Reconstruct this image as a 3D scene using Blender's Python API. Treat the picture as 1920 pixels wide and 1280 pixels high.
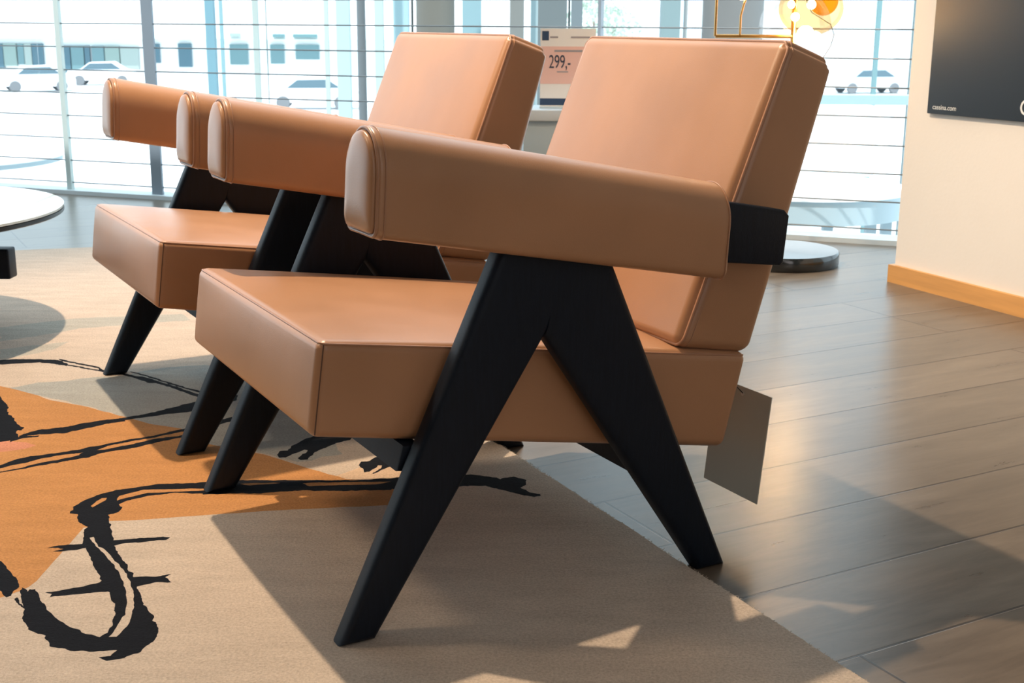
import bpy, bmesh, math, random, json
from math import sin, cos, pi, radians, sqrt, atan2, hypot
from mathutils import Vector, Matrix
from mathutils.geometry import delaunay_2d_cdt
from mathutils import noise as mnoise

for o in list(bpy.data.objects): bpy.data.objects.remove(o)
sc = bpy.context.scene
COL = sc.collection
random.seed(7)

# ------------------------------------------------------------------ camera
F_PX, EYE, PITCH, ROLL = 2366.4, 0.7614, radians(14.134), radians(0.3725)
cd = bpy.data.cameras.new('camera'); cam = bpy.data.objects.new('camera', cd); COL.objects.link(cam)
cd.sensor_fit = 'HORIZONTAL'; cd.sensor_width = 36.0; cd.lens = F_PX / 1920 * 36
cd.clip_start = 0.05; cd.clip_end = 400
R0 = Vector((1, 0, 0)); U0 = Vector((0, sin(PITCH), cos(PITCH))); FW = Vector((0, cos(PITCH), -sin(PITCH)))
c_, s_ = cos(ROLL), sin(ROLL)
Rx = c_ * R0 + s_ * U0; Ux = -s_ * R0 + c_ * U0
cam.matrix_world = Matrix(((Rx.x, Ux.x, -FW.x, 0), (Rx.y, Ux.y, -FW.y, 0), (Rx.z, Ux.z, -FW.z, EYE), (0, 0, 0, 1)))
cd.dof.use_dof = True; cd.dof.focus_distance = 1.85; cd.dof.aperture_fstop = 16
sc.camera = cam

# ------------------------------------------------------------------ view, world, lights
sc.view_settings.view_transform = 'Standard'; sc.view_settings.look = 'None'
sc.view_settings.gamma = 1; sc.view_settings.use_curve_mapping = False
sc.view_settings.exposure = 0.0
w = bpy.data.worlds.new('world'); sc.world = w; w.use_nodes = True
bg = w.node_tree.nodes['Background']; bg.inputs[0].default_value = (0.72, 0.90, 1.0, 1); bg.inputs[1].default_value = 2.2

def light(name, kind, loc, energy, color, target=None, **kw):
    l = bpy.data.lights.new(name, kind); l.energy = energy; l.color = color
    o = bpy.data.objects.new(name, l); COL.objects.link(o); o.location = loc
    if target is not None:
        o.rotation_euler = (Vector(target) - Vector(loc)).to_track_quat('-Z', 'Y').to_euler()
    for k, v in kw.items(): setattr(l, k, v)
    return o
sun = light('sun', 'SUN', (0, 0, 8), 5.5, (1, 0.97, 0.93), (0.8, 3.6, 0.0), angle=radians(0.6))
KEY = (-0.775, 2.68, 2.97)
light('ceiling_spot', 'SPOT', KEY, 415, (1.0, 0.76, 0.53), (-0.15, 2.25, 0.2), spot_size=radians(95), spot_blend=0.5, shadow_soft_size=0.035)
light('wall_spot', 'SPOT', (-0.3, 1.6, 2.9), 52, (1.0, 0.78, 0.56), (1.5, 3.6, 0.7), spot_size=radians(70), spot_blend=0.8, shadow_soft_size=0.05)
light('front_spot', 'SPOT', (-2.35, 1.9, 2.85), 215, (1.0, 0.74, 0.50), (-0.05, 2.3, 0.6), spot_size=radians(42), spot_blend=0.9, shadow_soft_size=0.3)
light('ceiling_fill', 'AREA', (0.6, -0.6, 2.9), 9, (1.0, 0.96, 0.93), (0.3, 1.2, 0.3), size=1.6)  # unseen fill light, added overhead to lift the shadows
light('rear_fill', 'AREA', (1.3, -2.1, 1.35), 20, (1.0, 0.93, 0.92), (0.2, 1.8, 0.5), size=1.9)  # added fill from behind the camera for the near chair's side

# ------------------------------------------------------------------ helpers
def link(o, parent=None):
    COL.objects.link(o)
    if parent: o.parent = parent
    return o
def mesh_obj(name, verts, faces, mat, parent=None, smooth=True, angle=None):
    me = bpy.data.meshes.new(name); me.from_pydata([tuple(v) for v in verts], [], faces); me.validate()
    bm = bmesh.new(); bm.from_mesh(me); bmesh.ops.recalc_face_normals(bm, faces=bm.faces); 
    if angle is not None:
        for f in bm.faces: f.smooth = True
        for e in bm.edges:
            e.smooth = not (len(e.link_faces) == 2 and e.calc_face_angle(0) > radians(angle))
    else:
        for f in bm.faces: f.smooth = smooth
    bm.to_mesh(me); bm.free()
    me.materials.append(mat)
    return link(bpy.data.objects.new(name, me), parent)
def empty(name, loc=(0, 0, 0), rz=0):
    o = bpy.data.objects.new(name, None); o.empty_display_size = 0.1; o.location = loc; o.rotation_euler = (0, 0, rz); COL.objects.link(o); return o
def tag(o, label, cat, group=None, kind=None):
    o['label'] = label; o['category'] = cat
    if group: o['group'] = group
    if kind: o['kind'] = kind
    return o
def struct(o, label=None):
    o['kind'] = 'structure'
    if label: o['label'] = label
    return o
class MB:
    def __init__(s): s.v = []; s.f = []
    def add(s, vs, fs):
        b = len(s.v); s.v += [Vector(v) for v in vs]; s.f += [tuple(b + i for i in f) for f in fs]
    def box(s, x0, x1, y0, y1, z0, z1, M=None):
        vs = [Vector((x, y, z)) for x in (x0, x1) for y in (y0, y1) for z in (z0, z1)]
        if M: vs = [M @ v for v in vs]
        s.add(vs, [(0, 1, 3, 2), (4, 6, 7, 5), (0, 4, 5, 1), (2, 3, 7, 6), (0, 2, 6, 4), (1, 5, 7, 3)])
    def tube(s, pts, r, n=10, closed=False, cap=True):
        pts = [Vector(p) for p in pts]; N = len(pts)
        up = None; rings = []
        for i, p in enumerate(pts):
            a = pts[(i - 1) % N] if (closed or i > 0) else p
            b = pts[(i + 1) % N] if (closed or i < N - 1) else p
            t = (b - a).normalized()
            if up is None: up = t.orthogonal().normalized()
            up = (up - up.dot(t) * t)
            up = up.normalized() if up.length > 1e-6 else t.orthogonal().normalized()
            bi = t.cross(up); rr = r[i] if isinstance(r, (list, tuple)) else r
            rings.append([p + rr * (cos(2 * pi * k / n) * up + sin(2 * pi * k / n) * bi) for k in range(n)])
        vs = [v for q in rings for v in q]; fs = []
        for i in range(N if closed else N - 1):
            j = (i + 1) % N
            for k in range(n):
                fs.append((i * n + k, i * n + (k + 1) % n, j * n + (k + 1) % n, j * n + k))
        if not closed and cap: fs += [tuple(range(n))[::-1], tuple(range((N - 1) * n, N * n))]
        s.add(vs, fs)
    def lathe(s, prof, n=48, c=(0, 0, 0)):
        c = Vector(c); m = len(prof); vs = []; fs = []
        for (r, z) in prof:
            for k in range(n): vs.append(c + Vector((r * cos(2 * pi * k / n), r * sin(2 * pi * k / n), z)))
        for i in range(m - 1):
            for k in range(n):
                fs.append((i * n + k, i * n + (k + 1) % n, (i + 1) * n + (k + 1) % n, (i + 1) * n + k))
        if prof[0][0] > 1e-6: fs.append(tuple(range(n))[::-1])
        if prof[-1][0] > 1e-6: fs.append(tuple(range((m - 1) * n, m * n)))
        s.add(vs, fs)
    def obj(s, name, mat, parent=None, angle=35, merge=False):
        o = mesh_obj(name, s.v, s.f, mat, parent, angle=angle); return o
def bevel_obj(o, w, seg=3):
    bm = bmesh.new(); bm.from_mesh(o.data)
    bmesh.ops.bevel(bm, geom=[e for e in bm.edges if e.calc_face_angle(0) > radians(20)], offset=w, segments=seg, profile=0.5, affect='EDGES')
    for f in bm.faces: f.smooth = True
    for e in bm.edges: e.smooth = not (len(e.link_faces) == 2 and e.calc_face_angle(0) > radians(40))
    bm.to_mesh(o.data); bm.free(); return o

# ------------------------------------------------------------------ materials
def nt_new(name):
    m = bpy.data.materials.new(name); m.use_nodes = True; t = m.node_tree
    return m, t, t.nodes['Principled BSDF']
def simple(name, col, rough=0.5, metal=0.0, **kw):
    m, t, b = nt_new(name)
    b.inputs['Base Color'].default_value = (*col, 1); b.inputs['Roughness'].default_value = rough; b.inputs['Metallic'].default_value = metal
    for k, v in kw.items(): b.inputs[k.replace('_', ' ')].default_value = v
    return m
def N(t, typ, **kw):
    n = t.nodes.new(typ)
    for k, v in kw.items():
        if hasattr(n, k): setattr(n, k, v)
        else: n.inputs[k].default_value = v
    return n
def noisy(name, col, rough, amp=0.15, scale=6, bump=0.0, bscale=200, stretch=(1, 1, 1), **kw):
    m, t, b = nt_new(name); L = t.links
    tc = N(t, 'ShaderNodeTexCoord'); mp = N(t, 'ShaderNodeMapping'); mp.inputs['Scale'].default_value = stretch
    L.new(tc.outputs['Object'], mp.inputs['Vector'])
    n = N(t, 'ShaderNodeTexNoise'); n.inputs['Scale'].default_value = scale; n.inputs['Detail'].default_value = 5
    L.new(mp.outputs[0], n.inputs['Vector'])
    mr = N(t, 'ShaderNodeMapRange'); mr.inputs['To Min'].default_value = 1 - amp; mr.inputs['To Max'].default_value = 1 + amp
    mr.inputs['From Min'].default_value = 0.3; mr.inputs['From Max'].default_value = 0.7
    L.new(n.outputs['Fac'], mr.inputs['Value'])
    vm = N(t, 'ShaderNodeVectorMath'); vm.operation = 'SCALE'; vm.inputs[0].default_value = col
    L.new(mr.outputs[0], vm.inputs['Scale']); L.new(vm.outputs[0], b.inputs['Base Color'])
    b.inputs['Roughness'].default_value = rough
    if bump:
        n2 = N(t, 'ShaderNodeTexNoise'); n2.inputs['Scale'].default_value = bscale; n2.inputs['Detail'].default_value = 3
        L.new(mp.outputs[0], n2.inputs['Vector'])
        bp = N(t, 'ShaderNodeBump'); bp.inputs['Strength'].default_value = bump; bp.inputs['Distance'].default_value = 0.001
        L.new(n2.outputs['Fac'], bp.inputs['Height']); L.new(bp.outputs[0], b.inputs['Normal'])
    for k, v in kw.items(): b.inputs[k.replace('_', ' ')].default_value = v
    return m

def leather_mat(name, col, rough=0.33):
    m, t, b = nt_new(name); L = t.links
    tc = N(t, 'ShaderNodeTexCoord')
    n = N(t, 'ShaderNodeTexNoise'); n.inputs['Scale'].default_value = 5; n.inputs['Detail'].default_value = 6
    L.new(tc.outputs['Object'], n.inputs['Vector'])
    mr = N(t, 'ShaderNodeMapRange'); mr.inputs['From Min'].default_value = 0.3; mr.inputs['From Max'].default_value = 0.7
    mr.inputs['To Min'].default_value = 0.90; mr.inputs['To Max'].default_value = 1.08
    L.new(n.outputs['Fac'], mr.inputs['Value'])
    vm = N(t, 'ShaderNodeVectorMath'); vm.operation = 'SCALE'; vm.inputs[0].default_value = col
    L.new(mr.outputs[0], vm.inputs['Scale']); L.new(vm.outputs[0], b.inputs['Base Color'])
    mr2 = N(t, 'ShaderNodeMapRange'); mr2.inputs['From Min'].default_value = 0.3; mr2.inputs['From Max'].default_value = 0.7
    mr2.inputs['To Min'].default_value = rough - 0.05; mr2.inputs['To Max'].default_value = rough + 0.05
    L.new(n.outputs['Fac'], mr2.inputs['Value']); L.new(mr2.outputs[0], b.inputs['Roughness'])
    v = N(t, 'ShaderNodeTexVoronoi'); v.inputs['Scale'].default_value = 900
    L.new(tc.outputs['Object'], v.inputs['Vector'])
    n3 = N(t, 'ShaderNodeTexNoise'); n3.inputs['Scale'].default_value = 9; n3.inputs['Detail'].default_value = 2
    L.new(tc.outputs['Object'], n3.inputs['Vector'])
    b1 = N(t, 'ShaderNodeBump'); b1.inputs['Strength'].default_value = 0.12; b1.inputs['Distance'].default_value = 0.0006
    L.new(v.outputs['Distance'], b1.inputs['Height'])
    b2 = N(t, 'ShaderNodeBump'); b2.inputs['Strength'].default_value = 0.25; b2.inputs['Distance'].default_value = 0.004
    L.new(n3.outputs['Fac'], b2.inputs['Height']); L.new(b1.outputs[0], b2.inputs['Normal']); L.new(b2.outputs[0], b.inputs['Normal'])
    b.inputs['Specular IOR Level'].default_value = 0.5
    b.inputs['Sheen Weight'].default_value = 0.05; b.inputs['Sheen Roughness'].default_value = 0.4
    return m
LEATHER = leather_mat('tan_leather', (0.42, 0.218, 0.113))
PIPING = leather_mat('tan_leather_piping', (0.38, 0.195, 0.11), 0.36)
SEAM = simple('seam_thread', (0.10, 0.045, 0.025), 0.6)
BLACK = noisy('black_oak', (0.004, 0.0085, 0.017), 0.46, amp=0.2, scale=8, bump=0.25, bscale=60, stretch=(30, 30, 3), Specular_IOR_Level=0.22)
CARD = noisy('grey_card', (0.50, 0.48, 0.41), 0.6, amp=0.03)
WHITE_WALL = noisy('wall_plaster', (0.76, 0.70, 0.63), 0.85, amp=0.03, scale=2, bump=0.3, bscale=90)
DARK_WALL = simple('wall_taupe', (0.30, 0.25, 0.21), 0.9)
CEIL = simple('ceiling_paint', (0.5, 0.48, 0.45), 0.9)
OAK = noisy('oak_baseboard', (0.62, 0.30, 0.085), 0.45, amp=0.12, scale=4, stretch=(1, 1, 14))
POSTER = simple('poster_black', (0.020, 0.028, 0.038), 0.5, Specular_IOR_Level=0.3)
POSTER_EDGE = simple('poster_edge', (0.05, 0.05, 0.05), 0.5)
INKWHITE = simple('white_print', (0.75, 0.75, 0.72), 0.5)
STEEL = simple('railing_steel', (0.16, 0.18, 0.19), 0.4, 0.6)
POSTMAT = simple('railing_post_paint', (0.22, 0.27, 0.32), 0.45)
PALEPOST = simple('pale_post_paint', (0.55, 0.65, 0.63), 0.45)
BRASS = simple('brass', (0.62, 0.36, 0.12), 0.28, 1.0)

# ------------------------------------------------------------------ floor
PLANK = radians(28.7)
def floor_mat():
    m, t, b = nt_new('plank_floor'); L = t.links
    tc = N(t, 'ShaderNodeTexCoord')
    mp = N(t, 'ShaderNodeMapping'); mp.inputs['Location'].default_value = (1.305, 0.3285, 0)
    L.new(tc.outputs['Object'], mp.inputs['Vector'])
    br = N(t, 'ShaderNodeTexBrick'); br.inputs['Scale'].default_value = 1.0; br.offset = 0.75; br.offset_frequency = 3; br.squash_frequency = 1; br.squash = 1
    br.inputs['Brick Width'].default_value = 1.9; br.inputs['Row Height'].default_value = 0.1965
    br.inputs['Mortar Size'].default_value = 0.0028; br.inputs['Mortar Smooth'].default_value = 0.4; br.inputs['Bias'].default_value = 0
    br.inputs['Color1'].default_value = (0.0, 0.0, 0.0, 1); br.inputs['Color2'].default_value = (1, 1, 1, 1); br.inputs['Mortar'].default_value = (0.5, 0.5, 0.5, 1)
    L.new(mp.outputs[0], br.inputs['Vector'])
    mg = N(t, 'ShaderNodeMapping'); mg.inputs['Scale'].default_value = (2.6, 16, 1)
    L.new(tc.outputs['Object'], mg.inputs['Vector'])
    # shift grain per plank
    va = N(t, 'ShaderNodeVectorMath'); va.operation = 'ADD'; 
    sc3 = N(t, 'ShaderNodeVectorMath'); sc3.operation = 'SCALE'; sc3.inputs['Scale'].default_value = 7.0
    L.new(br.outputs['Color'], sc3.inputs[0]); L.new(mg.outputs[0], va.inputs[0]); L.new(sc3.outputs[0], va.inputs[1])
    g = N(t, 'ShaderNodeTexNoise'); g.inputs['Scale'].default_value = 1.5; g.inputs['Detail'].default_value = 8; g.inputs['Roughness'].default_value = 0.65; g.inputs['Distortion'].default_value = 0.6
    L.new(va.outputs[0], g.inputs['Vector'])
    cr = N(t, 'ShaderNodeValToRGB'); e = cr.color_ramp.elements
    e[0].position = 0.27; e[0].color = (0.092, 0.070, 0.051, 1); e[1].position = 0.74; e[1].color = (0.185, 0.146, 0.11, 1)
    L.new(g.outputs['Fac'], cr.inputs['Fac'])
    hv = N(t, 'ShaderNodeHueSaturation'); L.new(cr.outputs[0], hv.inputs['Color'])
    mr = N(t, 'ShaderNodeMapRange'); mr.inputs['To Min'].default_value = 0.88; mr.inputs['To Max'].default_value = 1.12
    L.new(br.outputs['Color'], mr.inputs['Value']); L.new(mr.outputs[0], hv.inputs['Value'])
    mx = N(t, 'ShaderNodeMix'); mx.data_type = 'RGBA'; L.new(br.outputs['Fac'], mx.inputs[0]); L.new(hv.outputs[0], mx.inputs[6]); mx.inputs[7].default_value = (0.05, 0.04, 0.033, 1)
    L.new(mx.outputs[2], b.inputs['Base Color'])
    r = N(t, 'ShaderNodeMapRange'); r.inputs['To Min'].default_value = 0.24; r.inputs['To Max'].default_value = 0.34
    L.new(g.outputs['Fac'], r.inputs['Value']); L.new(r.outputs[0], b.inputs['Roughness'])
    inv = N(t, 'ShaderNodeMath'); inv.operation = 'MULTIPLY_ADD'; inv.inputs[1].default_value = -1.5; L.new(br.outputs['Fac'], inv.inputs[0]); L.new(g.outputs['Fac'], inv.inputs[2])
    bp = N(t, 'ShaderNodeBump'); bp.inputs['Strength'].default_value = 0.3; bp.inputs['Distance'].default_value = 0.0008
    L.new(inv.outputs[0], bp.inputs['Height']); L.new(bp.outputs[0], b.inputs['Normal'])
    b.inputs['Specular IOR Level'].default_value = 0.5
    return m
RA = Vector((-1.571, 5.576, 0)); RB = Vector((1.239, 4.542, 0)); RD = (RB - RA).normalized(); RN = Vector((-RD.y, RD.x, 0))
def rail(s, off=0, z=0):   # s metres along the railing from RA
    p = RA + RD * s + RN * off; return Vector((p.x, p.y, z))
fl = MB()
fp = [rail(-6, 0.10), rail(5.2, 0.10), Vector((4.2, -2.2, 0)), Vector((-5.5, -2.2, 0))]
Mi = Matrix.Rotation(-PLANK, 4, 'Z')
fl.add([Mi @ p for p in fp] + [Mi @ (p + Vector((0, 0, -0.25))) for p in fp], [(0, 1, 2, 3), (7, 6, 5, 4), (0, 4, 5, 1), (1, 5, 6, 2), (2, 6, 7, 3), (3, 7, 4, 0)])
flo = fl.obj('floor', floor_mat()); flo.rotation_euler = (0, 0, PLANK); struct(flo)
# ceiling: stops just short of the railing so that daylight falls beyond it
cl = MB(); cp = [rail(-6, -1.45), rail(5.2, -1.45), Vector((4.2, -2.2, 0)), Vector((-5.5, -2.2, 0))]
cl.add([p + Vector((0, 0, 3.15)) for p in cp] + [p + Vector((0, 0, 3.35)) for p in cp], [(0, 1, 2, 3), (7, 6, 5, 4), (0, 4, 5, 1), (1, 5, 6, 2), (2, 6, 7, 3), (3, 7, 4, 0)])
struct(cl.obj('ceiling', CEIL))
bw = MB(); bw.box(-5.5, 4.2, -2.35, -2.2, 0, 3.15); struct(bw.obj('wall_back', DARK_WALL))
wl = MB(); wl.box(-5.5, -5.35, -2.2, 2.0, 0, 3.15); struct(wl.obj('wall_left_blocker', DARK_WALL))  # unseen wall, added to keep daylight off the chair fronts

# right wall with oak baseboard
WD = Vector((0.41657, -0.90910, 0)); WNr = Vector((0.90910, 0.41657, 0)); W0 = Vector((1.1513, 3.8090, 0))
def wm(): return Matrix(((WD.x, WNr.x, 0, W0.x), (WD.y, WNr.y, 0, W0.y), (0, 0, 1, 0), (0, 0, 0, 1)))
M = wm()
wb = MB(); wb.box(0.014, 6.2, 0.014, 0.22, 0, 3.15, M); struct(wb.obj('wall_right', WHITE_WALL))
bb = MB(); bb.box(0.0, 6.0, 0.0, 0.0138, 0.0, 0.054, M); bb.box(0.0, 0.0138, 0.0139, 0.234, 0.0, 0.054, M)
bbo = bb.obj('baseboard_right', OAK); struct(bbo)

# poster on the wall
ps = empty('wall_poster', M @ Vector((0.108, 0.0139, 0.517)), atan2(WD.y, WD.x)); tag(ps, 'large black poster panel with small white web address on the cream wall', 'poster')
pb = MB(); pb.box(0, 1.4, -0.012, 0, 0, 1.0); bevel_obj(pb.obj('panel', POSTER, ps), 0.0015, 2)
def text(s, size, name, mat, parent, loc, rot, extrude=0.0003, align='LEFT', sx=1.0):
    cu = bpy.data.curves.new(name, 'FONT'); cu.body = s; cu.size = size; cu.extrude = extrude; cu.align_x = align; cu.space_character = sx
    tmp = bpy.data.objects.new(name, cu); COL.objects.link(tmp)
    bpy.context.view_layer.update()
    me = bpy.data.meshes.new_from_object(tmp.evaluated_get(bpy.context.evaluated_depsgraph_get()))
    bpy.data.objects.remove(tmp); me.materials.clear(); me.materials.append(mat)
    o = bpy.data.objects.new(name, me); link(o, parent); o.location = loc; o.rotation_euler = rot; return o
text('cassina.com', 0.0198, 'lettering', INKWHITE, ps, (0.022, -0.0127, 0.0135), (pi / 2, 0, 0))
text('Cassina', 0.060, 'lettering', INKWHITE, ps, (0.345, -0.0127, 0.018), (pi / 2, 0, 0))

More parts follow.
